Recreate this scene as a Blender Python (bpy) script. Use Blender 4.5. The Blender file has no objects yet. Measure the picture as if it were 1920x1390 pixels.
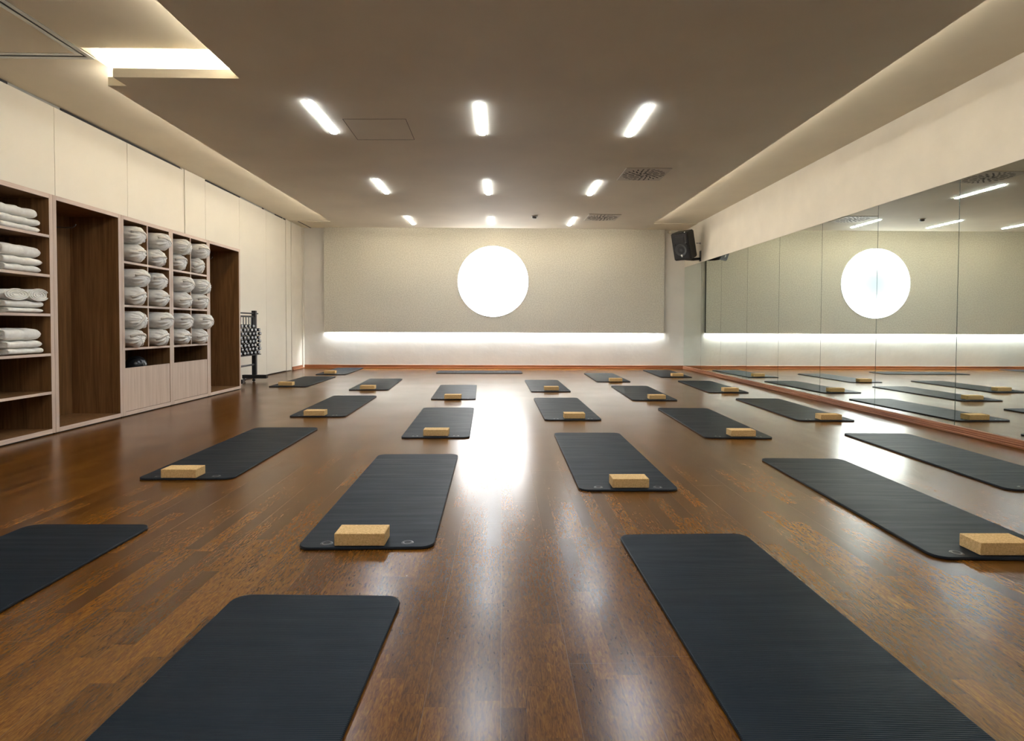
import bpy, bmesh, math, random
from mathutils import Vector, Matrix
S = bpy.context.scene
COL = S.collection
PI = math.pi
R = random.Random(7)

# ---------------------------------------------------------------- helpers
def new_bm(): return bmesh.new()

def box(bm, x0, x1, y0, y1, z0, z1, bev=0.0, seg=2, mat=0):
    t = bmesh.new()
    bmesh.ops.create_cube(t, size=1.0)
    for v in t.verts:
        v.co = Vector(((x0+x1)/2+v.co.x*(x1-x0), (y0+y1)/2+v.co.y*(y1-y0), (z0+z1)/2+v.co.z*(z1-z0)))
    if bev > 0:
        bmesh.ops.bevel(t, geom=t.edges[:], offset=bev, segments=seg, profile=0.5, affect='EDGES')
    for f in t.faces: f.material_index = mat
    merge(bm, t)

def merge(bm, t, M=None):
    if M is not None: bmesh.ops.transform(t, matrix=M, verts=t.verts)
    me = bpy.data.meshes.new('tmp'); t.to_mesh(me); t.free()
    bm.from_mesh(me); bpy.data.meshes.remove(me)

def tube(bm, pts, r, seg=10, mat=0, cap=True):
    pts = [Vector(p) for p in pts]
    t = bmesh.new(); rings = []
    n = len(pts)
    for i, p in enumerate(pts):
        d = (pts[min(i+1, n-1)]-pts[max(i-1, 0)]).normalized()
        a = Vector((0, 0, 1)) if abs(d.z) < .9 else Vector((1, 0, 0))
        u = d.cross(a).normalized(); w = d.cross(u).normalized()
        rr = r[i] if isinstance(r, (list, tuple)) else r
        rings.append([t.verts.new(p+u*math.cos(2*PI*k/seg)*rr+w*math.sin(2*PI*k/seg)*rr) for k in range(seg)])
    for i in range(n-1):
        for k in range(seg):
            t.faces.new((rings[i][k], rings[i][(k+1) % seg], rings[i+1][(k+1) % seg], rings[i+1][k]))
    if cap:
        t.faces.new(rings[0][::-1]); t.faces.new(rings[-1])
    bmesh.ops.recalc_face_normals(t, faces=t.faces[:])
    for f in t.faces: f.material_index = mat; f.smooth = len(f.verts) == 4
    merge(bm, t)

def lathe(bm, prof, seg=32, M=None, mat=0):
    """profile of (radius, height) turned about z"""
    t = bmesh.new(); rings = []
    for r, z in prof:
        if r < 1e-6: rings.append([t.verts.new((0, 0, z))])
        else: rings.append([t.verts.new((r*math.cos(2*PI*k/seg), r*math.sin(2*PI*k/seg), z)) for k in range(seg)])
    for a, b in zip(rings, rings[1:]):
        for k in range(seg):
            k2 = (k+1) % seg
            if len(a) == 1 and len(b) == 1: continue
            if len(a) == 1: t.faces.new((a[0], b[k], b[k2]))
            elif len(b) == 1: t.faces.new((a[k], b[0], a[k2]))
            else: t.faces.new((a[k], b[k], b[k2], a[k2]))
    bmesh.ops.recalc_face_normals(t, faces=t.faces[:])
    for f in t.faces: f.material_index = mat; f.smooth = True
    merge(bm, t, M)

def prism(bm, poly, z0, z1, mat=0):
    t = bmesh.new()
    a = [t.verts.new((x, y, z0)) for x, y in poly]; b = [t.verts.new((x, y, z1)) for x, y in poly]
    t.faces.new(a[::-1]); t.faces.new(b); n = len(poly)
    for i in range(n): t.faces.new((a[i], a[(i+1) % n], b[(i+1) % n], b[i]))
    bmesh.ops.recalc_face_normals(t, faces=t.faces[:])
    for f in t.faces: f.material_index = mat
    merge(bm, t)

def obj(name, bm, mats, parent=None, loc=None, smooth=None, M=None):
    if M is not None: bmesh.ops.transform(bm, matrix=M, verts=bm.verts)
    me = bpy.data.meshes.new(name); bm.to_mesh(me); bm.free()
    for m in (mats if isinstance(mats, (list, tuple)) else [mats]): me.materials.append(m)
    if smooth is not None:
        for p in me.polygons: p.use_smooth = smooth
    o = bpy.data.objects.new(name, me); COL.objects.link(o)
    if parent: o.parent = parent
    if loc: o.location = loc
    return o

def empty(name, loc=(0, 0, 0), rz=0.0):
    o = bpy.data.objects.new(name, None); COL.objects.link(o)
    o.location = loc; o.rotation_euler = (0, 0, rz); o.empty_display_size = .1
    return o

def tag(o, label, cat, group=None):
    o['label'] = label; o['category'] = cat
    if group: o['group'] = group
    return o

def struct(o, label=None, cat=None):
    o['kind'] = 'structure'
    if label: o['label'] = label
    if cat: o['category'] = cat
    return o

def copy_tree(o, parent=None):
    c = o.copy(); COL.objects.link(c)
    if parent: c.parent = parent
    for ch in [q for q in ALL_CH.get(o.name, [])]: copy_tree(ch, c)
    return c
ALL_CH = {}
def register(root):
    """remember the children tree of a prototype"""
    for q in bpy.data.objects:
        if q.parent: ALL_CH.setdefault(q.parent.name, [])
    def rec(o):
        ALL_CH[o.name] = [q for q in bpy.data.objects if q.parent == o]
        for q in ALL_CH[o.name]: rec(q)
    rec(root)

# ---------------------------------------------------------------- materials
def mat(name, col=(.5, .5, .5), rough=.5, metal=0.0, spec=.5, emit=None, estr=0.0, coat=0.0):
    m = bpy.data.materials.new(name); m.use_nodes = True
    b = m.node_tree.nodes['Principled BSDF']
    b.inputs['Base Color'].default_value = (*col, 1)
    b.inputs['Roughness'].default_value = rough
    b.inputs['Metallic'].default_value = metal
    b.inputs['Specular IOR Level'].default_value = spec
    if coat: b.inputs['Coat Weight'].default_value = coat
    if emit:
        b.inputs['Emission Color'].default_value = (*emit, 1); b.inputs['Emission Strength'].default_value = estr
    return m

class NT:
    def __init__(s, m):
        s.m = m; s.t = m.node_tree; s.n = s.t.nodes; s.l = s.t.links; s.b = s.n['Principled BSDF']
    def node(s, typ, **kw):
        n = s.n.new(typ)
        for k, v in kw.items(): setattr(n, k, v)
        return n
    def link(s, a, b): s.l.new(a, b)
    def math(s, op, a, b=None, c=None):
        n = s.node('ShaderNodeMath', operation=op)
        for i, x in enumerate((a, b, c)):
            if x is None: continue
            if isinstance(x, (int, float)): n.inputs[i].default_value = x
            else: s.link(x, n.inputs[i])
        return n.outputs[0]
    def ramp(s, fac, stops, interp='LINEAR'):
        n = s.node('ShaderNodeValToRGB'); n.color_ramp.interpolation = interp
        e = n.color_ramp.elements
        while len(e) < len(stops): e.new(.5)
        for k, (p, c) in enumerate(stops): e[k].position = p; e[k].color = (*c, 1)
        s.link(fac, n.inputs[0]); return n.outputs[0]
    def noise(s, vec, scale=5, detail=3, rough=.5, dist=0.0, dim='3D'):
        n = s.node('ShaderNodeTexNoise', noise_dimensions=dim)
        n.inputs['Scale'].default_value = scale; n.inputs['Detail'].default_value = detail
        n.inputs['Roughness'].default_value = rough; n.inputs['Distortion'].default_value = dist
        if vec is not None: s.link(vec, n.inputs['Vector'])
        return n.outputs['Fac']
    def comb(s, x, y, z):
        n = s.node('ShaderNodeCombineXYZ')
        for i, v in enumerate((x, y, z)):
            if isinstance(v, (int, float)): n.inputs[i].default_value = v
            else: s.link(v, n.inputs[i])
        return n.outputs[0]
    def coord(s, kind='Object'): return s.node('ShaderNodeTexCoord').outputs[kind]
    def sep(s, v):
        n = s.node('ShaderNodeSeparateXYZ'); s.link(v, n.inputs[0]); return n.outputs
    def mix(s, fac, a, b, mode='MIX'):
        n = s.node('ShaderNodeMix', data_type='RGBA', blend_type=mode)
        for i, x in ((0, fac), (6, a), (7, b)):
            if isinstance(x, (int, float)): n.inputs[i].default_value = x
            elif isinstance(x, tuple): n.inputs[i].default_value = (*x, 1)
            else: s.link(x, n.inputs[i])
        return n.outputs[2]
    def bump(s, h, strength=.2, dist=.01):
        n = s.node('ShaderNodeBump'); n.inputs['Strength'].default_value = strength; n.inputs['Distance'].default_value = dist
        s.link(h, n.inputs['Height']); s.link(n.outputs[0], s.b.inputs['Normal']); return n

def mottled(name, col, rough=.7, scale=3, amt=.04, bscale=60, bstr=.08, bdist=.002, spec=.3):
    m = mat(name, col, rough, spec=spec); t = NT(m); c = t.coord()
    f = t.noise(c, scale, 4)
    lo = tuple(x*(1-amt) for x in col); hi = tuple(min(1, x*(1+amt)) for x in col)
    t.link(t.ramp(f, [(.3, lo), (.7, hi)]), t.b.inputs['Base Color'])
    t.bump(t.noise(c, bscale, 4), bstr, bdist)
    return m

M_WALL = mottled('cream_paint', (.755, .71, .62), .75)
M_PANELW = mottled('cream_laminate', (.78, .74, .645), .5, amt=.015, bstr=.02, spec=.35)
M_CEIL = mottled('ceiling_paint', (.72, .66, .53), .8, scale=2)
M_SLAB = mottled('shade_toned_ceiling_paint', (.70, .64, .51), .75, scale=1.2, amt=.05, bscale=8, bstr=.06)  # slab underside: its shade is put into the paint colour
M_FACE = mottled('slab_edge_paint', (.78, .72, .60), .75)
M_PLASTER = mottled('rough_plaster', (.72, .695, .65), .8, scale=2, bscale=7, bstr=.35, bdist=.012)
M_DARK = mat('dark_gap', (.012, .012, .014), .6)
M_GREYMETAL = mat('grey_aluminium', (.42, .43, .42), .35, metal=.7)
M_BLACK = mat('black_plastic', (.006, .0065, .008), .42)
M_BLACKM = mottled('black_painted_steel', (.012, .012, .014), .35, bscale=200, bstr=.02, spec=.5)
M_STEEL = mat('steel', (.55, .55, .56), .25, metal=1)

def acoustic():
    m = mat('acoustic_felt', (.6, .57, .5), .9, spec=.15); t = NT(m); c = t.coord()
    a = t.noise(c, 42, 3, .6); b = t.noise(c, 2.0, 2)
    col = t.ramp(a, [(.34, (.51, .49, .42)), (.5, (.61, .59, .515)), (.66, (.71, .69, .605))])
    t.link(t.mix(.12, col, t.ramp(b, [(.3, (.55, .55, .5)), (.7, (.68, .64, .55))])), t.b.inputs['Base Color'])
    t.bump(a, .35, .006); return m
M_FELT = acoustic()

def floor_mat():
    m = mat('oak_parquet', (.2, .1, .04), .25, spec=.42); t = NT(m); c = t.coord(); s = t.sep(c); x, y = s[0], s[1]
    W = .0665
    row = t.math('FLOOR', t.math('DIVIDE', x, W))
    wn = t.node('ShaderNodeTexWhiteNoise', noise_dimensions='1D'); t.link(row, wn.inputs['W'])
    yo = t.math('ADD', t.math('DIVIDE', y, .52), t.math('MULTIPLY', wn.outputs['Value'], 7.3))
    seg = t.math('FLOOR', yo)
    w2 = t.node('ShaderNodeTexWhiteNoise', noise_dimensions='2D'); t.link(t.comb(row, seg, 0), w2.inputs['Vector'])
    rnd = w2.outputs['Value']
    brow = t.math('FLOOR', t.math('DIVIDE', x, W*3))
    wb = t.node('ShaderNodeTexWhiteNoise', noise_dimensions='1D'); t.link(t.math('ADD', brow, 31.7), wb.inputs['W'])
    byo = t.math('ADD', t.math('DIVIDE', y, 2.2), wb.outputs['Value'])
    # pores / fine grain, stretched along the board
    off = t.math('MULTIPLY', rnd, 40.0)
    gv = t.comb(t.math('ADD', t.math('MULTIPLY', x, 150), off), t.math('MULTIPLY', y, 26), off)
    g1 = t.noise(gv, 1.0, 3, .62, 1.1)
    gv2 = t.comb(t.math('ADD', t.math('MULTIPLY', x, 26), off), t.math('MULTIPLY', y, 2.6), off)
    g2 = t.noise(gv2, 1.0, 2, .5, 1.5)
    fig = t.math('FRACT', t.math('MULTIPLY', g2, 11.0))
    fig = t.ramp(fig, [(0, (0, 0, 0)), (.22, (1, 1, 1)), (.8, (1, 1, 1)), (1, (0, 0, 0))])
    base = t.ramp(g1, [(.28, (.058, .0185, .0018)), (.44, (.112, .0400, .0036)), (.58, (.158, .060, .0058)), (.76, (.21, .088, .012))])
    fsel = t.math('MULTIPLY', t.math('GREATER_THAN', rnd, .45), .34)
    base = t.mix(t.math('MULTIPLY', t.math('SUBTRACT', 1.0, fig), fsel), base, (.035, .013, .006))
    tint = t.ramp(rnd, [(0, (.60, .55, .52)), (.3, (.84, .81, .78)), (.7, (1.06, 1.04, 1.0)), (1, (1.42, 1.38, 1.25))])
    base = t.mix(1.0, base, tint, 'MULTIPLY')
    # seams
    fx = t.math('FRACT', t.math('DIVIDE', x, W*3)); fy = t.math('FRACT', byo)
    e1 = t.math('LESS_THAN', fx, .0065); e2 = t.math('LESS_THAN', fy, .0006)
    seam = t.math('MAXIMUM', e1, e2)
    fx2 = t.math('FRACT', t.math('DIVIDE', x, W)); fy2 = t.math('FRACT', yo)
    seam2 = t.math('MAXIMUM', t.math('LESS_THAN', fx2, .012), t.math('LESS_THAN', fy2, .0018))
    base = t.mix(t.math('MULTIPLY', seam2, .35), base, (.03, .013, .006))
    sl = t.noise(c, .9, 2)
    base = t.mix(t.math('MULTIPLY', seam, t.math('MULTIPLY', sl, .9)), base, (.22, .15, .10))
    # dust specks
    vo = t.node('ShaderNodeTexVoronoi'); vo.inputs['Scale'].default_value = 4.2; t.link(c, vo.inputs['Vector'])
    sp = t.math('LESS_THAN', vo.outputs['Distance'], .011)
    base = t.mix(t.math('MULTIPLY', sp, .6), base, (.6, .55, .48))
    t.link(base, t.b.inputs['Base Color'])
    rr = t.ramp(t.noise(c, 1.6, 3), [(.3, (.215,)*3), (.7, (.26,)*3)])
    t.link(rr, t.b.inputs['Roughness'])
    h = t.math('ADD', t.math('MULTIPLY', g1, .6), t.math('MULTIPLY', t.math('SUBTRACT', 1.0, seam), .8))
    return m
M_FLOOR = floor_mat()

def wood(name, c0, c1, c2, axis='z', rough=.45, sc=1.0):
    m = mat(name, c1, rough, spec=.35); t = NT(m); s = t.sep(t.coord())
    k = {'x': (2, 40, 40), 'y': (40, 2, 40), 'z': (40, 40, 1.6)}[axis]
    v = t.comb(*[t.math('MULTIPLY', s[i], k[i]*sc) for i in range(3)])
    a = t.noise(v, 1.0, 4, .6, .6); v2 = t.comb(*[t.math('MULTIPLY', s[i], k[i]*sc*.28) for i in range(3)])
    b = t.noise(v2, 1.0, 3, .5, 1.0)
    f = t.math('ADD', t.math('MULTIPLY', a, .6), t.math('MULTIPLY', b, .4))
    t.link(t.ramp(f, [(.36, c0), (.5, c1), (.64, c2)]), t.b.inputs['Base Color'])
    t.bump(a, .06, .001); return m
M_WALNUT = wood('walnut_laminate', (.125, .058, .020), (.20, .098, .036), (.28, .145, .058))
M_OAK_V = wood('pale_oak_vertical', (.50, .375, .285), (.575, .44, .345), (.635, .50, .40))
M_OAK_H = wood('pale_oak_horizontal', (.54, .41, .32), (.64, .50, .405), (.71, .58, .48), 'y')
M_SKIRT = wood('reddish_skirting', (.23, .085, .04), (.33, .135, .065), (.42, .19, .10), 'y', .35)
M_SKIRTX = wood('reddish_skirting_across', (.20, .07, .025), (.31, .115, .045), (.40, .165, .075), 'x', .35)

def cork():
    m = mat('cork', (.6, .42, .2), .8, spec=.2); t = NT(m); c = t.coord()
    a = t.noise(c, 260, 3, .7); b = t.noise(c, 90, 2, .5)
    f = t.math('ADD', t.math('MULTIPLY', a, .65), t.math('MULTIPLY', b, .35))
    t.link(t.ramp(f, [(.32, (.38, .20, .07)), (.44, (.63, .39, .155)), (.58, (.78, .525, .24)), (.72, (.87, .64, .36))]), t.b.inputs['Base Color'])
    t.bump(a, .25, .0015); return m
M_CORK = cork()

def matmat():
    m = mat('ribbed_foam', (.02, .026, .034), .5, spec=.12); m.node_tree.nodes['Principled BSDF'].inputs['Specular Tint'].default_value = (.72, .88, 1, 1); t = NT(m); c = t.coord(); s = t.sep(c)
    w = t.math('SINE', t.math('MULTIPLY', s[1], 2*PI/.0062))
    n = t.noise(c, 5, 4, .6)
    n2 = t.noise(t.comb(t.math('MULTIPLY', s[0], .6), t.math('MULTIPLY', s[1], 9), s[2]), 3, 3)
    t.link(t.ramp(n, [(.3, (.0055, .0095, .0140)), (.55, (.0072, .0122, .0178)), (.8, (.0125, .0185, .0255))]), t.b.inputs['Base Color'])
    t.link(t.ramp(n2, [(.3, (.42,)*3), (.7, (.52,)*3)]), t.b.inputs['Roughness'])
    t.bump(w, .22, .0012); return m
M_MAT = matmat()
M_MATEDGE = mat('mat_edge_foam', (.010, .012, .016), .6)

def cloth(name, lo, hi, sc=30):
    m = mat(name, hi, .85, spec=.15); t = NT(m); c = t.coord()
    t.link(t.ramp(t.noise(c, sc, 4), [(.35, lo), (.65, hi)]), t.b.inputs['Base Color'])
    t.bump(t.noise(c, 22, 4, .6, .8), .3, .006); return m
M_CANVAS = cloth('natural_canvas', (.80, .775, .72), (.88, .865, .82))
M_COTTON = cloth('cream_cotton', (.84, .81, .74), (.91, .89, .83))
M_STRAP = cloth('canvas_strap', (.70, .65, .57), (.78, .74, .66))
M_MIRROR = mat('mirror_glass', (.83, .90, .845), .012, metal=1.0)
M_MIRROREDGE = mat('mirror_edge', (.10, .13, .12), .2, metal=.4)
def emis(name, col, s, cam_col=None):
    m = mat(name, (.8, .8, .8), .5, emit=col, estr=s); return m
E_TUBE, E_COVE, E_WARM, E_UNDER, E_DISC, E_NOTCH = 28.0, 22.0, 29.0, 52.0, 4.8, 110.0
M_TUBE = emis('led_diffuser_cool', (.86, .93, 1.0), E_TUBE)
M_COVE = emis('led_cove_neutral', (1.0, .92, .79), E_COVE)
M_COVEW = emis('led_cove_warm', (1.0, .92, .80), E_WARM)
M_UNDER = emis('led_under_panel', (.86, .93, 1.0), E_UNDER)
M_NOTCH = emis('led_recess', (1.0, .98, .93), E_NOTCH)
def disc_mat():
    m = mat('backlit_disc', (.25, .25, .25), .4); t = NT(m); c = t.coord()
    ln = t.node('ShaderNodeVectorMath', operation='LENGTH'); t.link(c, ln.inputs[0])
    d = t.math('DIVIDE', ln.outputs['Value'], .82)
    t.link(t.ramp(d, [(.0, (.74, .87, 1.0)), (.42, (.86, .95, 1.0)), (.65, (1, 1, 1))]), t.b.inputs['Emission Color'])
    mm = t.math('MULTIPLY', t.ramp(d, [(0, (.058,)*3), (.30, (.066,)*3), (.5, (.2,)*3), (.75, (1,)*3), (1, (1,)*3)]), E_DISC)
    t.link(mm, t.b.inputs['Emission Strength']); return m
M_DISC = disc_mat()

# ---------------------------------------------------------------- dimensions
XL, XR, YB, YF0 = -4.60, 4.2585, 13.075, -3.0
ZC, ZS = 3.245, 3.04
XCAB, ZCAB = -4.018, 2.146
YP = 12.995

# ---------------------------------------------------------------- shell
b = new_bm(); box(b, XL-.6, XR+.4, YF0-.3, YB+.4, -.12, 0); struct(obj('floor', b, M_FLOOR))
# upper ceiling with a raised recess beside the dropped slab
b = new_bm()
hx0, hx1, hy0, hy1, hz = -3.46, -1.7, 4.70, 5.75, ZC+.11
zt = ZC+.3
box(b, XL-.6, hx0, YF0-.3, YB+.4, ZC, zt)
box(b, hx1, XR+.4, YF0-.3, YB+.4, ZC, zt)
box(b, hx0, hx1, YF0-.3, hy0, ZC, zt); box(b, hx0, hx1, hy1, YB+.4, ZC, zt)
box(b, hx0-.01, hx1+.01, hy0-.01, hy1+.01, hz, zt)
struct(obj('ceiling', b, M_CEIL))
# dropped ceiling slab: underside toned darker for its dim light, edges cream
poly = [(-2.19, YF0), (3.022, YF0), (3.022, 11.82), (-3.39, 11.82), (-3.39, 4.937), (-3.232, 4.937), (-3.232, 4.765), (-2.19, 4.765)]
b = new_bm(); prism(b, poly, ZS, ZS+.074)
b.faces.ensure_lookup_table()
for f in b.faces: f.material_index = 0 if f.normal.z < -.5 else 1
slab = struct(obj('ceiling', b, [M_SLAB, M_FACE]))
b = new_bm(); box(b, XL-.6, XL-.03, YF0-.3, YB+.3, 0, ZC); wl = struct(obj('wall_left', b, M_DARK))
b = new_bm(); box(b, XR+.02, XR+.4, YF0-.3, YB+.3, 0, ZC); box(b, XR+.0, XR+.02, YF0-.3, YB, 2.372, ZC)
struct(obj('wall_right', b, M_WALL))
b = new_bm(); box(b, XL-.6, XR+.4, YB, YB+.4, 0, ZC); struct(obj('wall_back', b, M_PLASTER))
b = new_bm(); box(b, XL-.6, XR+.4, YF0-.3, YF0, 0, ZC); struct(obj('wall_front', b, M_WALL))
# cross joint lines in the side ceilings, front of the back wall
b = new_bm(); box(b, XL, -3.42, 12.25, YB, ZC-.012, ZC+.01); box(b, 3.03, XR, 12.25, YB, ZC-.012, ZC+.01)
struct(obj('trim_1', b, M_CEIL))
# wall panels of the sliding partition (left)
seams = [-3.0, -1.2, -.1, 1.0, 2.15, 3.35, 4.6, 5.895, 7.018, 8.212, 8.267, 8.83, 9.95, 11.06, 12.05]
for a, c in zip(seams, seams[1:]):
    if c-a < .1: continue
    b = new_bm(); z1 = ZC-.004 if 8.2 < a < 8.8 else ZC-.030
    box(b, XL-.03, XL, a+.003, c-.003, .022, z1, .002, 1)
    obj('wall_panel', b, M_PANELW, wl)
b = new_bm(); box(b, XL-.03, XL-.01, 8.215, 8.264, .0, ZC-.004); obj('wall_post', b, M_WALL, wl)
b = new_bm(); box(b, XL-.03, XL+.005, 12.065, 12.34, .012, ZC-.004, .002, 1); obj('wall_panel', b, M_PANELW, wl)
b = new_bm(); box(b, XL-.03, XL+.01, 12.355, YB, 0, ZC); obj('wall_return', b, M_WALL, wl)
b = new_bm(); box(b, XL-.02, XL+.035, YB-.09, YB, 0, ZC); struct(obj('trim_2', b, M_WALL))
# slot track above the panels
b = new_bm()
for a, c, in [(5.05, 5.36), (5.98, 8.16), (8.86, 10.0), (10.9, 10.98), (11.5, 11.9), (11.95, 12.3)]:
    box(b, XL-.028, XL-.004, a, c, ZC-.028, ZC-.004)
obj('track_gap', b, M_DARK, wl)
b = new_bm()
for a, c in [(-3, 5.05), (5.36, 5.98), (10.0, 12.3)]:
    box(b, XL-.03, XL-.006, a, c, ZC-.03, ZC-.002)
obj('track_rail', b, M_GREYMETAL, wl)
# skirting
b = new_bm(); box(b, XL+.035, XR-.001, YB-.016, YB, 0, .078, .004, 1); box(b, XL+.02, XR-.001, YB-.034, YB-.014, 0, .022, .006, 2)
struct(obj('baseboard_back', b, M_SKIRTX))
b = new_bm(); box(b, XL+.01, XL+.026, 12.36, YB-.02, 0, .078, .004, 1); box(b, XL+.02, XL+.044, 12.36, YB-.02, 0, .022, .006, 2)
struct(obj('baseboard_left', b, M_SKIRT))
b = new_bm(); box(b, XR-.022, XR+.019, YF0, YB-.036, 0, .071, .003, 1)
for z in (.008, .026, .044): box(b, XR-.030+z*.1, XR-.018, YF0, YB-.036, z, z+.012, .003, 1)
struct(obj('baseboard_right', b, M_SKIRT))

# access hatch in the brown ceiling, frame hatch in the left ceiling
b = new_bm()
P = [(-1.59, 5.66), (-.962, 5.64), (-.972, 6.26), (-1.60, 6.28)]
for i in range(4):
    (ax, ay), (cx, cy) = P[i], P[(i+1) % 4]; d = Vector((cx-ax, cy-ay, 0)).normalized(); n = Vector((-d.y, d.x, 0))*.0028
    q = [Vector((ax, ay, 0))+n, Vector((cx, cy, 0))+n, Vector((cx, cy, 0))-n, Vector((ax, ay, 0))-n]
    prism(b, [(v.x, v.y) for v in q], ZS-.0015, ZS+.002)
ah = empty('access_hatch', (0, 0, 0)); tag(ah, 'square access hatch flush in the brown ceiling beside the leftmost near light', 'hatch')
obj('joint', b, mat('joint_shadow', (.16, .13, .10), .8), ah)
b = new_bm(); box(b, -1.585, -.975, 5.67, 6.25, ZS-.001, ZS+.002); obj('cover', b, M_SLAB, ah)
fh = empty('ceiling_access_panel', (0, 0, 0)); tag(fh, 'large ceiling access panel in a grey metal frame above the shelves, top left', 'access panel')
X0, X1, Y0, Y1 = -4.52, -3.46, 2.4, 4.89
def frame(x0, x1, y0, y1, w, z0, z1, m, nm):
    b = new_bm(); box(b, x0, x1, y0, y0+w, z0, z1); box(b, x0, x1, y1-w, y1, z0, z1)
    box(b, x0, x0+w, y0+w, y1-w, z0, z1); box(b, x1-w, x1, y0+w, y1-w, z0, z1); return obj(nm, b, m, fh)
frame(X0, X1, Y0, Y1, .040, ZC-.006, ZC+.01, M_GREYMETAL, 'outer_frame')
frame(X0+.04, X1-.04, Y0+.04, Y1-.04, .022, ZC-.0015, ZC+.01, M_DARK, 'shadow_gap')
frame(X0+.062, X1-.062, Y0+.062, Y1-.062, .038, ZC-.005, ZC+.01, M_GREYMETAL, 'inner_frame')
b = new_bm(); box(b, X0+.10, X1-.10, Y0+.10, Y1-.10, ZC-.003, ZC+.01); obj('cover', b, M_CEIL, fh)
b = new_bm(); box(b, -4.42, -4.395, 12.27, YB-.002, ZC-.016, ZC-.010)
ls = obj('slot_diffuser', b, M_DARK); tag(ls, 'narrow black slot air outlet in the ceiling at the back left corner', 'air vent')

# ---------------------------------------------------------------- lights
def capsule(bm, w, l, z0, z1, n=10):
    r = w/2; p = []
    for k in range(n+1): a = -PI + PI*k/n; p.append((r*math.cos(a), -l/2+r+r*math.sin(a)))
    for k in range(n+1): a = PI*k/n; p.append((r*math.cos(a), l/2-r+r*math.sin(a)))
    prism(bm, p, z0, z1)
lamp = empty('linear_ceiling_light', (0, 0, 0))
b = new_bm(); capsule(b, .078, .885, -.004, .01); obj('housing', b, mat('white_trim', (.8, .8, .8), .4), lamp)
b = new_bm(); capsule(b, .064, .87, -.011, -.0035); obj('diffuser', b, M_TUBE, lamp)
register(lamp)
cols = [(-1.79, 'left'), (-.217, 'middle'), (1.357, 'right')]
rows = [(5.64, 'nearest row in view'), (8.36, 'middle row in view'), (11.0, 'farthest row before the back wall'), (2.95, 'unseen row added above the foreground, overhead'), (.26, 'unseen row added behind the viewpoint')]  # last two rows are out of view, added at grid spacing for lighting
first = True
for y, rl in rows:
    for x, cl in cols:
        o = lamp if first else copy_tree(lamp); first = False
        o.location = (x+(0.0 if y > 3 else 0), y, ZS)
        tag(o, f'glowing white bar ceiling light, {cl} one of the {rl}', 'ceiling light', 'bar lights in the brown ceiling')

def strip(name, x0, x1, y0, y1, z0, z1, m, label, lip=.012, top=.020):
    """LED strip lying on the slab: a channel with a glowing top"""
    e = empty(name, ((x0+x1)/2, (y0+y1)/2, z0)); cx, cy = (x0+x1)/2, (y0+y1)/2
    hx, hy = (x1-x0)/2, (y1-y0)/2; w = .004
    b = new_bm(); box(b, -hx, hx, -hy, hy, 0, .005)
    box(b, -hx-w, -hx, -hy-w, hy+w, 0, lip); box(b, hx, hx+w, -hy-w, hy+w, 0, lip)
    box(b, -hx, hx, -hy-w, -hy, 0, lip); box(b, -hx, hx, hy, hy+w, 0, lip); obj('channel', b, M_GREYMETAL, e)
    b = new_bm(); box(b, -hx+.001, hx-.001, -hy+.001, hy-.001, .0052, top); obj('diffuser', b, m, e)
    tag(e, label, 'led strip', 'hidden cove light strips'); return e
zt0 = ZS+.074
strip('led_strip', 2.982, 3.007, YF0+.2, 11.75, zt0, zt0+.02, M_COVE, 'hidden light strip along the right edge of the brown ceiling')
strip('led_strip', -3.375, -3.35, 5.14, 11.75, zt0, zt0+.02, M_COVEW, 'hidden light strip along the left edge of the brown ceiling')
strip('led_strip', -2.175, -2.15, YF0+.2, 4.7, zt0, zt0+.02, M_COVE, 'hidden light strip on the brown ceiling edge beside the access panel')
strip('led_strip', -3.2, 2.85, 11.78, 11.805, zt0, zt0+.02, M_COVEW, 'hidden light strip behind the back edge of the brown ceiling')
strip('led_strip', -3.2, -2.0, 5.15, 5.20, zt0, zt0+.02, M_NOTCH, 'hidden light strip in the bright recess at the ceiling step', .026, .010)

# ---------------------------------------------------------------- back wall panel and disc
ap = empty('acoustic_wall_panel', (0, YP, 0)); tag(ap, 'wide speckled beige acoustic panel covering the upper back wall', 'wall panel')
b = new_bm(); box(b, -4.088, 3.768, 0, .015, .832, ZC-.002, .002, 1); obj('felt_face', b, M_FELT, ap)
b = new_bm()
for x in [-3.9, -2, 0, 2, 3.6]: box(b, x-.02, x+.02, .015, YB-YP, 1.1, ZC-.05)
box(b, -4.08, 3.76, .015, YB-YP, .945, .965); box(b, -4.084, -4.07, .015, YB-YP, .845, ZC-.05); box(b, 3.75, 3.764, .015, YB-YP, .845, ZC-.05)  # unseen end cheeks added to stop strip glow climbing the panel sides
obj('batten_and_glow_block', b, M_DARK, ap)
b = new_bm(); box(b, -4.05, 3.73, .042, .072, .905, .925); obj('led_strip', b, M_UNDER, ap)
dl = empty('round_wall_light', (-.207, YP-.012, 2.016)); tag(dl, 'large round glowing white wall light centred on the back wall', 'wall light')
RX = Matrix.Rotation(PI/2, 4, 'X')
b = new_bm(); lathe(b, [(0, .0), (.6, .0), (.806, -.0005), (.812, -.003)], 96); obj('diffuser', b, M_DISC, dl, M=RX)
b = new_bm(); lathe(b, [(.812, .001), (.820, .001), (.821, -.012), (.0, -.012)], 96); obj('rim', b, mat('white_rim', (.85, .85, .85), .4), dl, M=RX)

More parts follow.
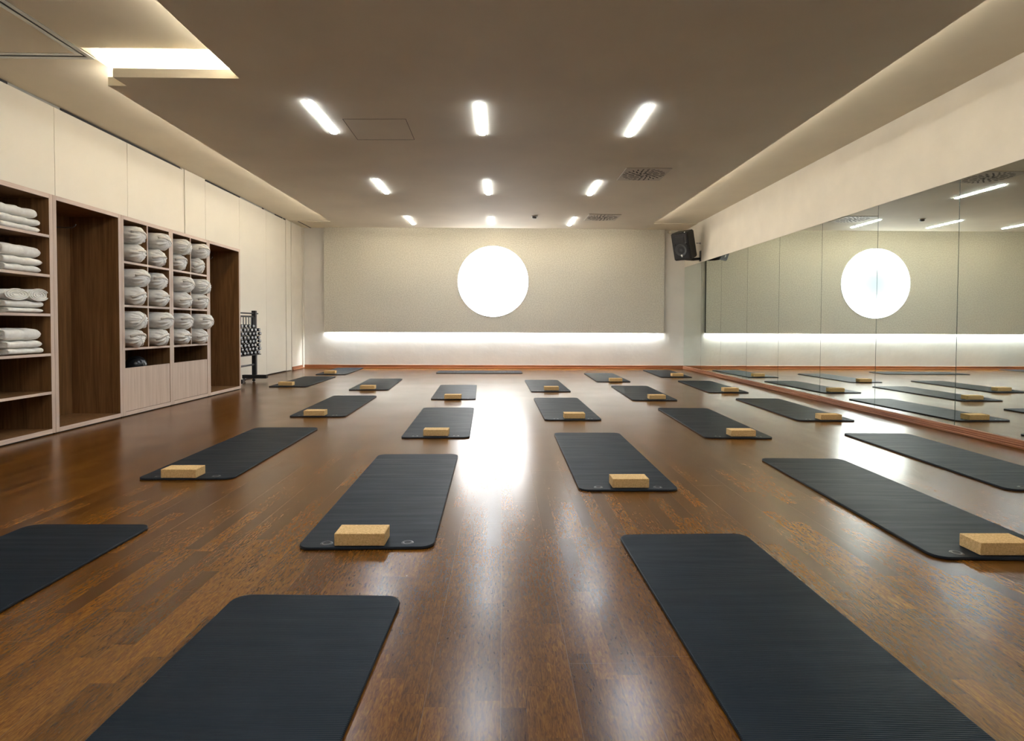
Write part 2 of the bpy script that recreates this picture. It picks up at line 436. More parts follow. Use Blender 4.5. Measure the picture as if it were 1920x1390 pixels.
# ---------------------------------------------------------------- mirrors
ms = [YF0, -1.6, -.46, .67, 1.8, 2.93, 4.06, 5.182, 6.316, 7.425, 8.571, 9.689, 10.851, 11.94, YB-.004]
nm = len(ms)-1
ordn = ['farthest', 'second farthest', 'third farthest', 'fourth farthest', 'fifth farthest', 'sixth farthest', 'seventh farthest', 'eighth farthest', 'ninth farthest', 'tenth farthest', 'eleventh farthest', 'twelfth farthest', 'thirteenth farthest', 'fourteenth farthest']
for i in range(nm):
    a, c = ms[nm-1-i], ms[nm-i]
    if c < 1.0: continue
    e = empty('wall_mirror', (XR, (a+c)/2, .072)); h = (c-a)/2-.0035
    tag(e, f'tall frameless wall mirror panel, {ordn[i]} from the viewer, on the right wall', 'mirror', 'mirror panels along the right wall')
    b = new_bm(); box(b, .0, .006, -h, h, 0, 2.298); obj('glass', b, M_MIRROR, e)
    b = new_bm(); box(b, .0061, .018, -h-.003, h+.003, 0, 2.298); obj('backing', b, M_MIRROREDGE, e)
    bpy.context.view_layer.update()
# ---------------------------------------------------------------- ceiling fittings
def swirl(x, y, lab):
    e = empty('swirl_air_diffuser', (x, y, ZS)); tag(e, lab, 'air vent', 'square swirl vents in the ceiling')
    b = new_bm(); box(b, -.30, .30, -.30, .30, -.008, .001, .003, 1); obj('plate', b, mat('vent_plate', (.56, .51, .42), .6), e)
    b = new_bm()
    for rr, n, l, w in ((.075, 8, .075, .026), (.165, 16, .085, .020), (.25, 24, .06, .018)):
        for k in range(n):
            a = 2*PI*k/n; t = bmesh.new(); bmesh.ops.create_cube(t, size=1)
            for v in t.verts: v.co = Vector((v.co.x*l, v.co.y*w, v.co.z*.002))
            Mx = Matrix.Translation((rr*math.cos(a), rr*math.sin(a), -.0085)) @ Matrix.Rotation(a+.35, 4, 'Z')
            merge(b, t, Mx)
    obj('slots', b, mat('vent_slot', (.05, .045, .038), .7), e)
swirl(1.90, 7.58, 'square swirl air vent in the brown ceiling beside the right light of the middle row')
swirl(1.88, 10.58, 'square swirl air vent in the brown ceiling beside the right light of the farthest row')
e = empty('smoke_detector', (.60, 10.5, ZS)); tag(e, 'small round dark smoke detector on the brown ceiling', 'smoke detector')
b = new_bm(); lathe(b, [(0, 0), (.055, 0), (.055, -.012), (.05, -.015), (0, -.015)], 24); obj('base', b, mat('detector_base', (.6, .58, .54), .5), e)
b = new_bm(); lathe(b, [(.04, -.015), (.04, -.035), (.03, -.045), (0, -.047)], 24); obj('sensor_head', b, mat('detector_head', (.10, .09, .07), .5), e)

# ---------------------------------------------------------------- mats and blocks
def rrect(w, l, r, n=8):
    p = []
    for cx, cy, a0 in ((w/2-r, l/2-r, 0), (-w/2+r, l/2-r, PI/2), (-w/2+r, -l/2+r, PI), (w/2-r, -l/2+r, 1.5*PI)):
        for k in range(n+1): a = a0+PI/2*k/n; p.append((cx+r*math.cos(a), cy+r*math.sin(a)))
    return p
TH = .013
def mat_mesh():
    t = new_bm()
    lv = [(0.003, 0), (0, .003), (0, TH-.003), (.0012, TH-.001), (.004, TH)]
    rings = []
    for ins, z in lv:
        rings.append([t.verts.new((x, y, z)) for x, y in rrect(.6-2*ins, 1.8-2*ins, .058-ins)])
    n = len(rings[0])
    for i, (a, c) in enumerate(zip(rings, rings[1:])):
        for k in range(n):
            f = t.faces.new((a[k], a[(k+1) % n], c[(k+1) % n], c[k])); f.material_index = 1 if i < 2 else 0; f.smooth = True
    t.faces.new(rings[0][::-1]); f = t.faces.new(rings[-1]); f.material_index = 0
    bmesh.ops.recalc_face_normals(t, faces=t.faces[:])
    return t
mproto = empty('exercise_mat', (0, 0, 0))
obj('foam_sheet', mat_mesh(), [M_MAT, M_MATEDGE], mproto)
M_RING = mat('eyelet_ring', (.03, .033, .037), .3)
for sx in (-.18, .18):
    b = new_bm()
    lathe(b, [(.0145, TH+.0006), (.0160, TH+.0022), (.020, TH+.0028), (.024, TH+.002), (.0275, TH+.0002)], 28)
    ring = obj('eyelet', b, M_RING, mproto, loc=(sx, -.853, 0))
    b = new_bm(); lathe(b, [(0, TH+.0006), (.0147, TH+.0006)], 24); obj('hole', b, M_DARK, ring)
register(mproto)
bproto_bm = new_bm(); box(bproto_bm, -.111, .111, 0, .115, 0, .0555, .0035, 3)
bproto = obj('cork_block', bproto_bm, M_CORK, smooth=False)
for p in bproto.data.polygons: p.use_smooth = p.area < .0009
BL = {'D': (-.626, 2.468), 'E': (-2.052, 3.5815), 'F': (.782, 3.3515), 'G': (2.162, 2.341), 'I': (-2.019, 6.053), 'J': (-.5815, 4.9505), 'K': (.7715, 5.889), 'L': (2.1515, 4.93), 'M': (3.469, 5.82), 'N': (-3.49, 9.09), 'O': (-2.0555, 8.596), 'P': (-.6535, 7.4675), 'Q': (.7595, 8.50), 'R': (2.093, 7.4735), 'S': (3.453, 8.3555), 'T': (-3.478, 11.38), 'U': (2.0245, 9.875), 'V': (3.455, 10.93)}
MT = {
 'A': (-.681, 1.122, -.029, 'black ribbed mat cut off by the bottom edge, left of centre'),
 'B': (.865, 1.708, .019, 'black ribbed mat cut off by the bottom edge, right of centre'),
 'C': (-2.008, 1.856, -.009, 'black mat cut off by the left edge of the picture'),
 'D': (-.614, 3.357, .016, 'black mat just left of centre with two clear eyelets beside its cork block'),
 'E': (-2.03, 4.478, .016, 'black mat in front of the open shelves, second in the leftmost foreground column'),
 'F': (.773, 4.219, -.006, 'black mat right of centre, behind the one cut off at bottom right'),
 'G': (2.186, 3.218, -.040, 'black mat running to the right edge with a cork block cut by the frame'),
 'H': (3.407, 4.201, -.042, 'black mat nearest the mirrors, cut off by the right edge'),
 'I': (-2.01, 6.94, .028, 'black mat in front of the bolster shelves, directly behind the long left one'),
 'J': (-.605, 5.801, .027, 'black mat left of centre, second one ahead of the round light'),
 'K': (.744, 6.73, .011, 'black mat right of centre, third back in its column'),
 'L': (2.135, 5.785, -.037, 'black mat right side, directly behind the one with the frame-cut block'),
 'M': (3.452, 6.698, -.038, 'black mat beside the mirrors, second from the right edge'),
 'N': (-3.443, 9.88, .027, 'black mat beside the dumbbell rack'),
 'O': (-2.077, 9.451, .054, 'black mat left of centre, between the rack mat and the centre column'),
 'P': (-.679, 8.385, .035, 'black mat closest to the room centre, behind two in its column'),
 'Q': (.729, 9.277, .016, 'black mat right of centre, farthest in its column'),
 'R': (2.071, 8.298, -.027, 'black mat on the right, third back in its column'),
 'S': (3.439, 9.187, -.046, 'black mat beside the mirrors, third from the right edge'),
 'T': (-3.452, 12.12, .042, 'black mat in the far left corner by the back wall'),
 'U': (2.003, 10.785, -.014, 'black mat on the right, fourth back in its column'),
 'V': (3.44, 11.698, -.044, 'black mat in the far right corner beside the mirrors'),
 'W': (-.469, 11.93, .018+PI/2*0, 'black mat lying crosswise before the back wall, the only one without a block')}
BLN = {'D': 'the mat just left of centre, largest and nearest of the blocks', 'E': 'the long mat in front of the open shelves', 'F': 'the mat right of centre nearest the bottom',
 'G': 'the mat at the right edge, cut off by the frame', 'I': 'the mat in front of the bolster shelves', 'J': 'the second mat back in the column left of centre',
 'K': 'the third mat back in the column right of centre', 'L': 'the second mat back of the right-hand column', 'M': 'the mat by the mirrors nearest the viewer with a block',
 'N': 'the mat beside the dumbbell rack', 'O': 'the mat between the rack and the centre column', 'P': 'the farthest mat of the centre left column',
 'Q': 'the farthest mat right of the centre', 'R': 'the third mat back in the right-hand column', 'S': 'the mat by the mirrors, second one back',
 'T': 'the mat in the far left corner', 'U': 'the farthest mat of the right-hand column', 'V': 'the mat in the far right corner'}
first = True; fb = True
for k, (x, y, a, lab) in MT.items():
    o = mproto if first else copy_tree(mproto); first = False
    o.location = (x, y, .0005); o.rotation_euler = (0, 0, a if k != 'W' else a-PI/2)
    tag(o, lab, 'mat', 'exercise mats laid out in staggered rows on the floor')
    if k in BL:
        c = bproto if fb else bproto.copy()
        if not fb: COL.objects.link(c)
        fb = False
        c.location = (*BL[k], TH+.001); c.rotation_euler = (0, 0, R.uniform(-.012, .012))
        tag(c, 'tan cork block on ' + BLN[k], 'yoga block', 'cork blocks standing on the mats')

# ---------------------------------------------------------------- cabinets
CY = [4.218, 5.118, 6.018, 6.911, 7.776, 8.711]
XBK = -4.52
T = .04
def cab(i, lab):
    y0, y1 = CY[i]+.001, CY[i+1]-.001
    e = empty('storage_unit', (XCAB, (y0+y1)/2, 0)); tag(e, lab, 'storage unit', 'oak and walnut storage units along the left wall'); e['_w'] = 0
    del e['_w']
    w = (y1-y0)/2; D = XBK-XCAB
    def part(nm, x0, x1, a, c, z0, z1, front=True, lip=.0):
        """walnut board with a pale oak front edge"""
        b = new_bm(); box(b, x0, x1-.003, a, c, z0, z1, .0, 1)
        p = obj(nm, b, M_WALNUT, e)
        if front:
            b = new_bm(); box(b, x1-.003, x1, a, c, z0, z1, .0008, 1)
            obj('edge_band', b, M_OAK_V if (z1-z0) > (c-a) else M_OAK_H, p)
        return p
    part('side_panel', D, 0, -w, -w+T, .012, ZCAB)
    part('side_panel', D, 0, w-T, w, .012, ZCAB)
    part('top_panel', D, 0.0004, -w+T, w-T, ZCAB-T, ZCAB)
    part('bottom_panel', D, 0.0004, -w+T, w-T, .012, .012+T)
    b = new_bm(); box(b, D-.012, D, -w, w, .012, ZCAB); obj('back_panel', b, M_WALNUT, e)
    b = new_bm(); box(b, D, -.02, -w+.01, w-.01, 0, .012); obj('plinth', b, M_DARK, e)
    if i == 0: b = new_bm(); 
    return e, w, D, part
def shelf(part, D, w, z, th=.024, a=None, c=None):
    part('shelf', D, -.002, (-w+T) if a is None else a, (w-T) if c is None else c, z-th, z)
def hook(e, D, z=1.965, y=.18):
    b = new_bm(); box(b, D, D+.005, y-.045, y+.045, z-.08, z+.08, .002, 1)
    pl = obj('hook_plate', b, mat('dark_hook_steel', (.07, .055, .045), .4, metal=.6), e)
    b = new_bm(); tube(b, [(D+.004, y, z), (D+.15, y, z-.006), (D+.2, y, z-.004), (D+.225, y, z+.012), (D+.235, y, z+.03)], .006)
    tube(b, [(D+.004, y, z-.0), (D+.02, y, z)], .018)
    obj('hook', b, mat('hook_steel', (.16, .14, .125), .35, metal=.8), pl)
e, w, D, part = cab(0, 'leftmost storage unit with six open shelves of folded blankets')
SZ = [1.781, 1.43, 1.083, .729, .387]
for z in SZ: shelf(part, D, w, z)
e, w, D, part = cab(1, 'tall empty open wardrobe unit between the blanket shelves and the bolster shelves')
hook(e, D)
for i, lab in ((2, 'bolster storage unit, left one of the pair, with a black ball above its door'), (3, 'bolster storage unit, right one of the pair, beside the far open wardrobe')):
    e, w, D, part = cab(i, lab)
    for z in (1.667, 1.20, .737): shelf(part, D, w, z)
    part('divider', D, -.003, -.009, .009, .737, ZCAB-T)
    b = new_bm(); box(b, -.022, -.004, -w+T+.004, w-T-.003, .055, .52, .0015, 1); obj('door', b, M_OAK_V, e)
e, w, D, part = cab(4, 'tall open wardrobe unit at the far end beside the dumbbell rack')
hook(e, D, y=.17)
# a dark bag leaning inside the far wardrobe
b = new_bm()
t = bmesh.new(); bmesh.ops.create_cube(t, size=1); bmesh.ops.subdivide_edges(t, edges=t.edges[:], cuts=5, use_grid_fill=True)
for v in t.verts:
    u = v.co.copy(); k = 1-.35*(u.z+.5)
    v.co = Vector((-4.30+u.x*.24*k, 8.01+u.y*.34*k*(1-.5*abs(u.x)), .055+(u.z+.5)*.80)) + Vector((.008*math.sin(17*u.z), .012*math.sin(13*u.z+4*u.x), 0))
for f in t.faces: f.smooth = True
merge(b, t); tube(b, [(-4.30, 7.95, .84), (-4.30, 7.97, .95), (-4.30, 8.04, .95), (-4.30, 8.06, .84)], .009)
bag = obj('sports_bag', b, cloth('black_nylon', (.010, .010, .012), (.018, .018, .02))); tag(bag, 'black soft bag standing inside the far open wardrobe', 'bag')
# gym ball behind the left door
b = new_bm(); lathe(b, [(.11*math.cos(a), .11*math.sin(a)) for a in [(-PI/2+PI*k/24) for k in range(25)]], 40)
for k in range(5): lathe(b, [(.1112*math.cos(a), .1112*math.sin(a)) for a in (-.4+.2*k-.01, -.4+.2*k+.01)], 40)
ball = obj('medicine_ball', b, mat('glossy_black_rubber', (.015, .016, .018), .22), loc=(-4.17, 6.47, .5235)); tag(ball, 'glossy black ball peeking above the door of the left bolster unit', 'ball')
# box it rests on
b = new_bm(); box(b, -.13, .13, -.26, .26, 0, .358, .006, 2)
bx = obj('storage_box', b, mat('dark_box', (.03, .022, .018), .6), loc=(-4.20, 6.46, .053)); tag(bx, 'dark storage box hidden behind the left cabinet door under the black ball', 'box')

# ---------------------------------------------------------------- bolsters
def bolster(seed, r=.112):
    rr = random.Random(seed); L0 = .50
    e = empty('bolster'); b = new_bm(); t = bmesh.new(); n = 72
    nf = rr.randint(9, 13); ph = rr.uniform(0, 6); tw = rr.uniform(-.8, .8)
    prof = []
    for k in range(13): prof.append((k/12*(L0-.09), 1.0, 0))
    m = 15
    for k in range(1, m+1):
        a = k/m*PI/2; prof.append((L0-.09+.092*math.sin(a), max(.05, math.cos(a)**.55) if k < m else .035, (k/m)))
    rings = []
    ex, ez = rr.uniform(-.2, .2)*r, rr.uniform(-.25, .25)*r
    hs = [(rr.uniform(.5, 1.0), rr.uniform(0, 6.28), rr.randint(3, 23)) for _ in range(7)]
    for s, (x, q, g) in enumerate(prof):
        ring = []
        for k in range(n):
            th = 2*PI*k/n
            fold = sum(a*math.sin(h*th+p+tw*g*3*(h % 3)) for a, p, h in hs)/4.2
            sharp = abs(math.sin((nf*th+ph+tw*4*g)/2))**.55
            f = 1 + (.016*fold*(.25+.75*min(1, x/L0)) + (.30*(sharp-.78)+.14*fold)*math.sin(PI*min(1, g*1.02))**.8 if g > 0 else .016*fold*(.3+.7*x/L0))
            R0 = r*q*f
            sq = 1-.07*(abs(math.sin(2*th)))
            ring.append(t.verts.new((x + (.007*fold*g if g > 0 else 0), R0*math.cos(th)*sq*1.0 + ex*g*.6, R0*math.sin(th)*.96*sq + ez*g*.6)))
        rings.append(ring)
    for a, c in zip(rings, rings[1:]):
        for k in range(n): t.faces.new((a[k], c[k], c[(k+1) % n], a[(k+1) % n]))
    t.faces.new(rings[0]); t.faces.new(rings[-1][::-1])
    bmesh.ops.recalc_face_normals(t, faces=t.faces[:])
    for f in t.faces: f.smooth = True
    merge(b, t); obj('cover', b, M_CANVAS, e)
    # gathered knot
    b = new_bm(); t = bmesh.new(); bmesh.ops.create_uvsphere(t, u_segments=12, v_segments=8, radius=.017)
    for v in t.verts: v.co.x *= .55; v.co += Vector((L0+.000, ex*.6, ez*.6)) + Vector((.003*math.sin(90*v.co.z), 0, 0))
    for f in t.faces: f.smooth = True
    merge(b, t); obj('gathered_knot', b, M_CANVAS, e)
    # carrying strap: an arc band over the end
    b = new_bm(); t = bmesh.new(); a0 = rr.uniform(-.5, .9); off = rr.uniform(.15, .5); prev = None
    for k in range(25):
        a = -1.0+2.0*k/24; q = a*.96
        yy = r*1.02*math.sin(q*PI/2*.92); depth = math.cos(q*PI/2*.92)
        xx = L0-.085+.092*(max(0, depth)**.6)
        for s2 in (0, 1):
            pass
        z0 = r*off*depth; wd = .014
        c1 = Vector((xx+.003, yy*math.cos(a0)-(z0-wd)*math.sin(a0), yy*math.sin(a0)+(z0-wd)*math.cos(a0)))
        c2 = Vector((xx-.003, yy*math.cos(a0)-(z0+wd)*math.sin(a0), yy*math.sin(a0)+(z0+wd)*math.cos(a0)))
        v = (t.verts.new(c1), t.verts.new(c2), t.verts.new(c2-Vector((.006, 0, 0))), t.verts.new(c1-Vector((.006, 0, 0))))
        if prev:
            for j in range(4): t.faces.new((prev[j], v[j], v[(j+1) % 4], prev[(j+1) % 4]))
        else: t.faces.new(v)
        prev = v
    t.faces.new(prev[::-1]); bmesh.ops.recalc_face_normals(t, faces=t.faces[:])
    for f in t.faces: f.smooth = True
    merge(b, t); obj('carrying_strap', b, M_STRAP, e)
    return e
protos = []
for s in range(8):
    p = bolster(100+s); register(p); protos.append([p, False])
def vp_x(px, y):  # how far toward the room the end of a bolster reaches
    return -(937-px)*y/1053
cells = []
for u, yc, pxs in ((2, 6.243, [(282.5, 283), (288, 279.7), (277, 283)]), (2, 6.672, [(327, 316.5), (313, 324.7), (330.5, 321)]),
                   (3, 7.137, [(363.8, 352), (369, 361), (365.6, 359.8)]), (3, 7.553, [(397.6, 387), (397, 392), (402.8, 390.4)])):
    for rI, (up, lo) in enumerate(pxs): cells.append((u, yc, rI, up, lo))
rown = ['top', 'middle', 'lower']; cn = {6.243: 'first', 6.672: 'second', 7.137: 'third', 7.553: 'fourth'}
zsh = [1.667, 1.20, .737]; i = 0
for u, yc, rI, up, lo in cells:
    for j, px in ((0, lo), (1, up)):
        pr = protos[i % 8]; i += 1
        o = pr[0] if not pr[1] else copy_tree(pr[0]); pr[1] = True
        dy = R.uniform(-.012, .012) + (.02 if j else -.01)
        xe = vp_x(px, yc+.1)
        xe = min(max(xe, -4.01), -3.86)
        r = .1115
        tl = R.uniform(.02, .045); xe += R.uniform(.03, .05) if xe < -3.95 else 0.01
        z = zsh[rI]+.101+j*.197 + (-4.02-(xe-.505))*math.sin(tl)
        o.location = (xe-.505, yc+dy, z); o.rotation_euler = (R.choice([0, 0, 1.2, 2.4, 3.3, 4.4, 5.3]) if False else 0, tl, R.uniform(-.03, .03)); o.scale = (1, 1, .915)
        tag(o, f'cream canvas bolster, {"upper" if j else "bottom"} one in the {rown[rI]} compartment of the {cn[yc]} bolster column from left', 'bolster', 'canvas bolsters stacked in the cubbyholes')

# ---------------------------------------------------------------- folded blankets
def blanket(seed, y0, y1, z0, h, xf=-4.055, xb=-4.45, lab='', rolled=False):
    rr = random.Random(seed); yc = (y0+y1)/2; e = empty('folded_blanket', (xf, yc, z0))
    tag(e, lab, 'blanket', 'cream blankets folded on the shelves')
    hw = (y1-y0)/2; D = xb-xf
    # soft slab, round fold on the far end, creased along the strap line
    def slab(z0, h, ya, yb2, inset=0.0, sag=1.0):
        t = bmesh.new(); nx, ny, nz = 10, 26, 6; per = []
        prof = []
        n = 20
        for k in range(n):
            a = 2*PI*k/n; c, s = math.cos(a), math.sin(a)
            prof.append((math.copysign(abs(c)**.32, c), math.copysign(abs(s)**.62, s)))
        rings = []
        for q in range(ny+1):
            f = q/ny; y = ya+(yb2-ya)*f
            e1 = min(1, (1-f)/.10); taper = math.sin(e1*PI/2)**.6 if e1 < 1 else 1
            e0 = min(1, f/.02); taper *= (.86+.14*e0)
            cr = math.exp(-((f-.52)/.022)**2)
            hh = h*max(.06, taper)*(1-.20*cr)
            ww = (D/2)*(1-.045*cr)*(.94+.06*taper)
            ring = []
            for (a, s) in prof:
                x = D/2+ww*a; wob = .0022*math.sin(5*f*PI+seed+3*a)+.0016*math.sin(17*f+seed*2)
                ring.append(t.verts.new((x + wob*1.2 + .004*math.sin(14*f+seed), y, z0+h/2+(hh/2)*s + (wob*(s > 0))*sag)))
            rings.append(ring)
        for A, C in zip(rings, rings[1:]):
            for k in range(n): t.faces.new((A[k], C[k], C[(k+1) % n], A[(k+1) % n]))
        t.faces.new(rings[0]); t.faces.new(rings[-1][::-1])
        bmesh.ops.recalc_face_normals(t, faces=t.faces[:])
        for f in t.faces: f.smooth = len(f.verts) == 4
        return t
    b = new_bm(); merge(b, slab(0, h, -hw, hw)); obj('cloth', b, M_COTTON, e)
    # folded layers on the near end
    b = new_bm(); m = 3
    for k in range(m):
        zz = h*(k+.5)/m; th = h/m*.40
        pts = [(D*.12+.01*rr.random(), -hw-.006-.004*rr.random(), zz-th*.5), (D*.03, -hw-.008, zz), (D*.12, -hw-.006, zz+th*.5)]
        tube(b, [(D*.95, -hw-.002, zz-th*.55), (D*.5, -hw-.004, zz-th*.5), (D*.12, -hw-.004, zz-th*.45), (D*.05, -hw-.004, zz), (D*.12, -hw-.004, zz+th*.45), (D*.5, -hw-.004, zz+th*.5), (D*.95, -hw-.002, zz+th*.55)], th*.32, 8)
    obj('fold_layers', b, M_COTTON, e)
    if rolled:
        # two loose rolls showing their folds toward the room
        for cyy, rw, rh in ((-.10, .115, .046), (.125, .105, .052)):
            b = new_bm()
            for q in range(4):
                f = 1-q*.24; pts = []
                for k in range(29):
                    a = 2*PI*k/28; pts.append((.012-.002*q, cyy+rw*f*math.cos(a), h+rh*1.0+rh*f*.98*math.sin(a)))
                tube(b, pts, .0052, 6, cap=False)
                t = bmesh.new(); ring0 = [t.verts.new((.006, p[1], p[2])) for p in pts[:-1]]; ring1 = [t.verts.new((D*.9, p[1], p[2])) for p in pts[:-1]]
                if q == 0:
                    for k in range(28): t.faces.new((ring0[k], ring0[(k+1) % 28], ring1[(k+1) % 28], ring1[k]))
                    t.faces.new(ring0); t.faces.new(ring1)
                    bmesh.ops.recalc_face_normals(t, faces=t.faces[:])
                    for f2 in t.faces: f2.smooth = len(f2.verts) == 4
                merge(b, t)
            obj('rolled_end', b, M_COTTON, e)
    return e
SN = ['top shelf', 'second shelf from the top', 'third shelf from the top', 'fourth shelf from the top']
LN = {3: ['bottom one', 'middle one', 'topmost one']}
hs = [[.058, .062, .082], [.065, .067, .098], [.046, .060, .0], [.052, .064, .105]]
sd = 0
for k in range(4):
    z = SZ[k]+.001
    for j in range(3):
        h = hs[k][j]
        if k == 2 and j == 2: continue
        sd += 1
        y0 = 4.61+[.03, .055, .075, .075][k]+R.uniform(-.01, .01)-.012*j; y1 = 5.045+R.uniform(-.008, .008)-(.012 if j == 2 else 0)+(.006 if k else -.01)
        rl = (k == 2 and j == 1)
        blanket(sd, y0, y1, z, h, lab=f'folded cream blanket on the {SN[k]}, ' + (('two rolled ends facing out' if j else 'lower one of two') if k == 2 else f'{LN[3][j]} of three'), rolled=rl)
        z += h+.001
blanket(40, 4.28, 4.56, SZ[4]+.001, .062, lab='folded cream blanket on the fifth shelf, barely in view at the left edge')

# ---------------------------------------------------------------- dumbbell rack
rk = empty('dumbbell_rack', (-4.33, 9.5, 0)); tag(rk, 'black steel dumbbell rack on castors between the far wardrobe and the wall', 'rack')
def rb(nm, x0, x1, y0, y1, z0, z1, m=M_BLACKM, bev=.004, par=rk):
    b = new_bm(); box(b, x0, x1, y0, y1, z0, z1, bev, 2); return obj(nm, b, m, par)
rb('upright', -.035, .035, .37, .43, .09, 1.24); rb('upright', -.035, .035, -.53, -.47, .09, 1.24)
for yy in (.40, -.50):
    ft = rb('foot', -.20, .22, yy-.04, yy+.04, .055, .118)
    for sx in (-.17, .0):
        b = new_bm(); lathe(b, [(0, -.012), (.024, -.012), (.027, -.006), (.027, .006), (.024, .012), (0, .012)], 20, Matrix.Translation((sx, yy-.03, .0275)) @ Matrix.Rotation(PI/2, 4, 'X'))
        lathe(b, [(0, -.0145), (.011, -.0145), (.011, .0145), (0, .0145)], 16, Matrix.Translation((sx, yy-.03, .0275)) @ Matrix.Rotation(PI/2, 4, 'X'))
        obj('castor', b, M_BLACK, ft)
b = new_bm(); tube(b, [(0, -.55, .30), (0, .40, .30)], .016, 12); obj('crossbar', b, mat('grey_bar', (.25, .25, .27), .3, metal=.8), rk)
b = new_bm(); tube(b, [(-.05, -.5, 1.19), (.0, -.3, 1.19), (.0, .40, 1.19), (.02, .50, 1.19)], .012, 12); obj('top_rail', b, M_BLACKM, rk)
rb('tray', -.09, .10, -.5, .44, .47, .485, bev=.002)
rb('header_plate', -.012, .012, -.47, .37, 1.12, 1.15)
for k in range(9):
    b = new_bm(); yv = -.44+k*.10; tube(b, [(.012, yv, .49), (.012, yv, 1.13)], .0085, 10); obj('rod', b, mat('dark_rod', (.10, .105, .115), .35, metal=.5) if k == 0 else bpy.data.materials['dark_rod'], rk)
M_DBG = mat('dumbbell_cap_grey', (.50, .51, .53), .4)
b = new_bm(); RY = Matrix.Rotation(PI/2, 4, 'Y')
for sx in (-1, 1):
    c = .062*sx
    lathe(b, [(0, -.022), (.026, -.022), (.031, -.016), (.031, .016), (.026, .022), (0, .022)], 6, Matrix.Translation((c, 0, 0)) @ RY)
    lathe(b, [(0, -.0235), (.021, -.0235), (.021, .0235), (0, .0235)], 14, Matrix.Translation((c, 0, 0)) @ RY, mat=1)
tube(b, [(-.05, 0, 0), (.05, 0, 0)], .012, 10)
db = obj('dumbbell', b, [M_BLACK, M_DBG]); fd = True
rw = ['bottom', 'second', 'third', 'fourth', 'fifth', 'sixth', 'seventh', 'top']
for r_ in range(8):
    for c_ in range(6):
        if r_ == 7 and c_ < 2: continue
        o = db if fd else db.copy()
        if not fd: COL.objects.link(o)
        fd = False
        o.location = (-4.33+.045+R.uniform(-.006, .006), 9.5+.37-.135*c_+(.03 if r_ % 2 else -.02), .519+r_*.0645)
        o.rotation_euler = (R.uniform(0, 1), 0, -.45+R.uniform(-.06, .06))
        tag(o, f'small grey-capped dumbbell, {rw[r_]} row of the rack, ' + ['last at the right end', 'second from the right end', 'third from the right end', 'fourth from the right end', 'fifth from the right end', 'sixth from the right end'][c_], 'dumbbell', 'dumbbells stacked on the rack')

# ---------------------------------------------------------------- loudspeaker
sp = empty('loudspeaker', (3.865, 11.90, 2.72)); tag(sp, 'black loudspeaker tilted down on a bracket high in the back right corner', 'loudspeaker')
sp.rotation_mode = 'QUATERNION'
th, ph = math.radians(46), math.radians(19)
sp.rotation_quaternion = (Matrix.Rotation(-th, 4, 'Z') @ Matrix.Rotation(ph, 4, 'X')).to_quaternion()
# local frame: -y is the front
b = new_bm(); t = bmesh.new()
fw_, bw_, hh, d0, d1 = .195, .175, .292, -.155, .165
pts = [(-fw_, d0), (fw_, d0), (bw_, d1), (-bw_, d1)]
prism(b, pts, -hh, hh); bmesh.ops.bevel(b, geom=b.edges[:], offset=.018, segments=3, affect='EDGES'); obj('cabinet', b, M_BLACK, sp)
M_GRILLE = mottled('speaker_baffle', (.028, .029, .032), .5, bscale=400, bstr=.3)
b = new_bm(); box(b, -.155, .155, d0-.006, d0+.002, -.255, .255, .005, 2); bf = obj('baffle', b, M_GRILLE, sp)
b = new_bm(); box(b, -.105, .105, d0-.009, d0-.004, .095, .215, .006, 2); box(b, -.085, .085, d0-.011, d0-.006, .115, .195, .004, 1); obj('horn', b, mat('horn_black', (.018, .018, .02), .45), bf)
RXm = Matrix.Rotation(PI/2, 4, 'X')
b = new_bm(); lathe(b, [(.125, 0), (.130, .006), (.120, .008), (.112, .002), (.05, -.002), (0, .003)], 40, Matrix.Translation((0, d0-.006, -.07)) @ RXm); obj('woofer', b, mat('woofer_grey', (.05, .052, .056), .5), bf)
b = new_bm()
for sx in (-.125, .125): lathe(b, [(0, .0), (.022, .0), (.022, .004), (0, .004)], 16, Matrix.Translation((sx, d0-.006, .055)) @ RXm)
obj('port', b, M_DARK, bf)
b = new_bm(); lathe(b, [(0, .004), (.019, .004), (.021, 0)], 20, Matrix.Translation((.0, d0-.014, -.185)) @ RXm); box(b, -.011, .013, d0-.016, d0-.010, -.218, -.185, .002, 1)
obj('badge', b, mat('white_badge', (.85, .85, .85), .4), bf)
b = new_bm(); lathe(b, [(0, .0), (.016, .0), (.016, .012), (0, .014)], 14, Matrix.Translation((.13, d0+.01, hh-.004))); obj('bolt', b, M_STEEL, sp)
br = empty('speaker_bracket', (XR, 12.02, 2.45)); tag(br, 'black steel wall bracket under the loudspeaker, just above the mirror', 'bracket')
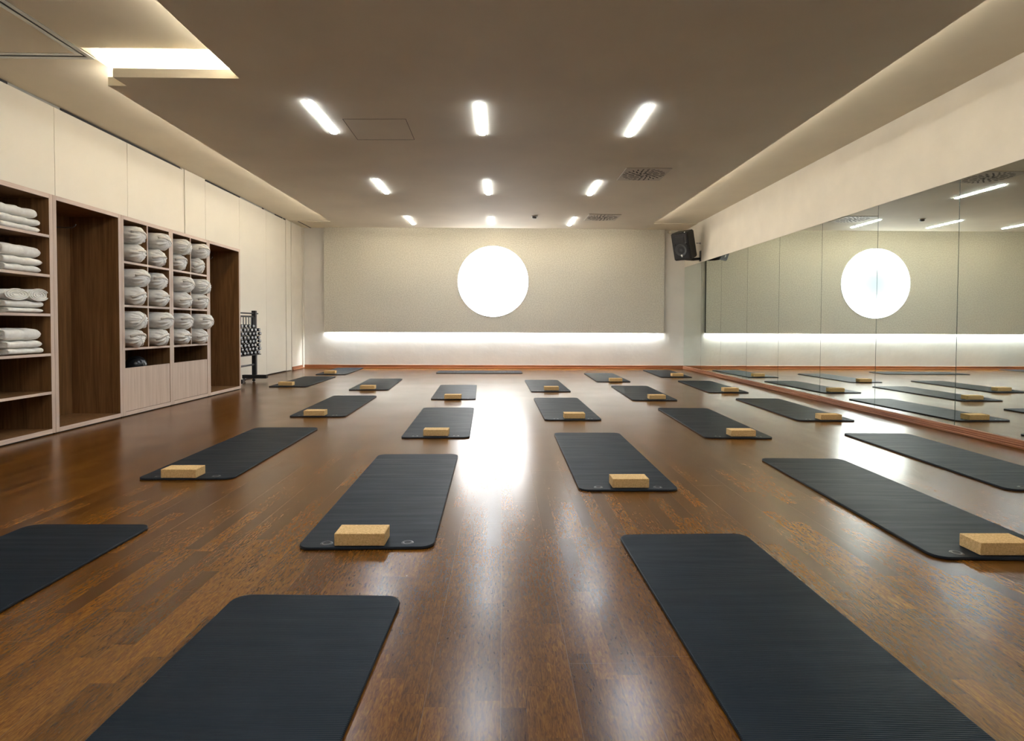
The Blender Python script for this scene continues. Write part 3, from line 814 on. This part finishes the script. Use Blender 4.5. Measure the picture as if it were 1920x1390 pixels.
b = new_bm(); box(b, -.012, 0, -.045, .045, -.055, .17, .003, 1); obj('wall_plate', b, M_BLACKM, br)
b = new_bm(); tube(b, [(-.012, 0, .0), (-.16, -.01, -.015), (-.30, -.02, -.01), (-.385, -.04, .0)], .03, 12); tube(b, [(-.38, -.04, -.03), (-.40, -.05, .08)], .02, 12); obj('arm', b, M_BLACKM, br)
b = new_bm(); tube(b, [(-.0, 0, .33), (-.10, -.02, .33)], .009, 10); lathe(b, [(0, 0), (.025, 0), (.025, .01), (0, .01)], 16, Matrix.Translation((-.005, 0, .33)) @ Matrix.Rotation(-PI/2, 4, 'Y')); obj('tie_bolt', b, M_STEEL, br)
b = new_bm(); lathe(b, [(0, 0), (.028, 0), (.028, .05), (.016, .075), (0, .078)], 18, Matrix.Rotation(PI/2, 4, 'X') @ Matrix.Rotation(.5, 4, 'Y'))
sn = obj('motion_sensor', b, mat('ivory_plastic', (.8, .75, .62), .4), loc=(3.88, YB, 3.19)); tag(sn, 'small ivory sensor high on the back wall behind the loudspeaker', 'sensor')

# ---------------------------------------------------------------- camera
f = 1052.73
r = Vector((0.99983, -0.017987, 0.003957)); u = Vector((-0.003517, 0.024402, 0.999696)); wv = Vector((0.018078, 0.99954, -0.024334))
cam = bpy.data.cameras.new('camera'); co = bpy.data.objects.new('camera', cam); COL.objects.link(co)
cam.sensor_fit = 'HORIZONTAL'; cam.sensor_width = 36; cam.lens = f*36/1920
cam.shift_x = 0; cam.shift_y = (637.26-695)/1920
cam.clip_start = .05
Mw = Matrix.Identity(4)
for i in range(3):
    Mw[i][0] = r[i]; Mw[i][1] = u[i]; Mw[i][2] = -wv[i]
Mw[0][3], Mw[1][3], Mw[2][3] = 0, 0, .9885
co.matrix_world = Mw
S.camera = co
W = bpy.data.worlds.new('world'); S.world = W; W.use_nodes = True
W.node_tree.nodes['Background'].inputs[0].default_value = (.02, .02, .02, 1)
S.view_settings.view_transform = 'Standard'; S.view_settings.look = 'None'
S.view_settings.gamma = 1; S.view_settings.exposure = 1.80
S.view_settings.use_curve_mapping = False
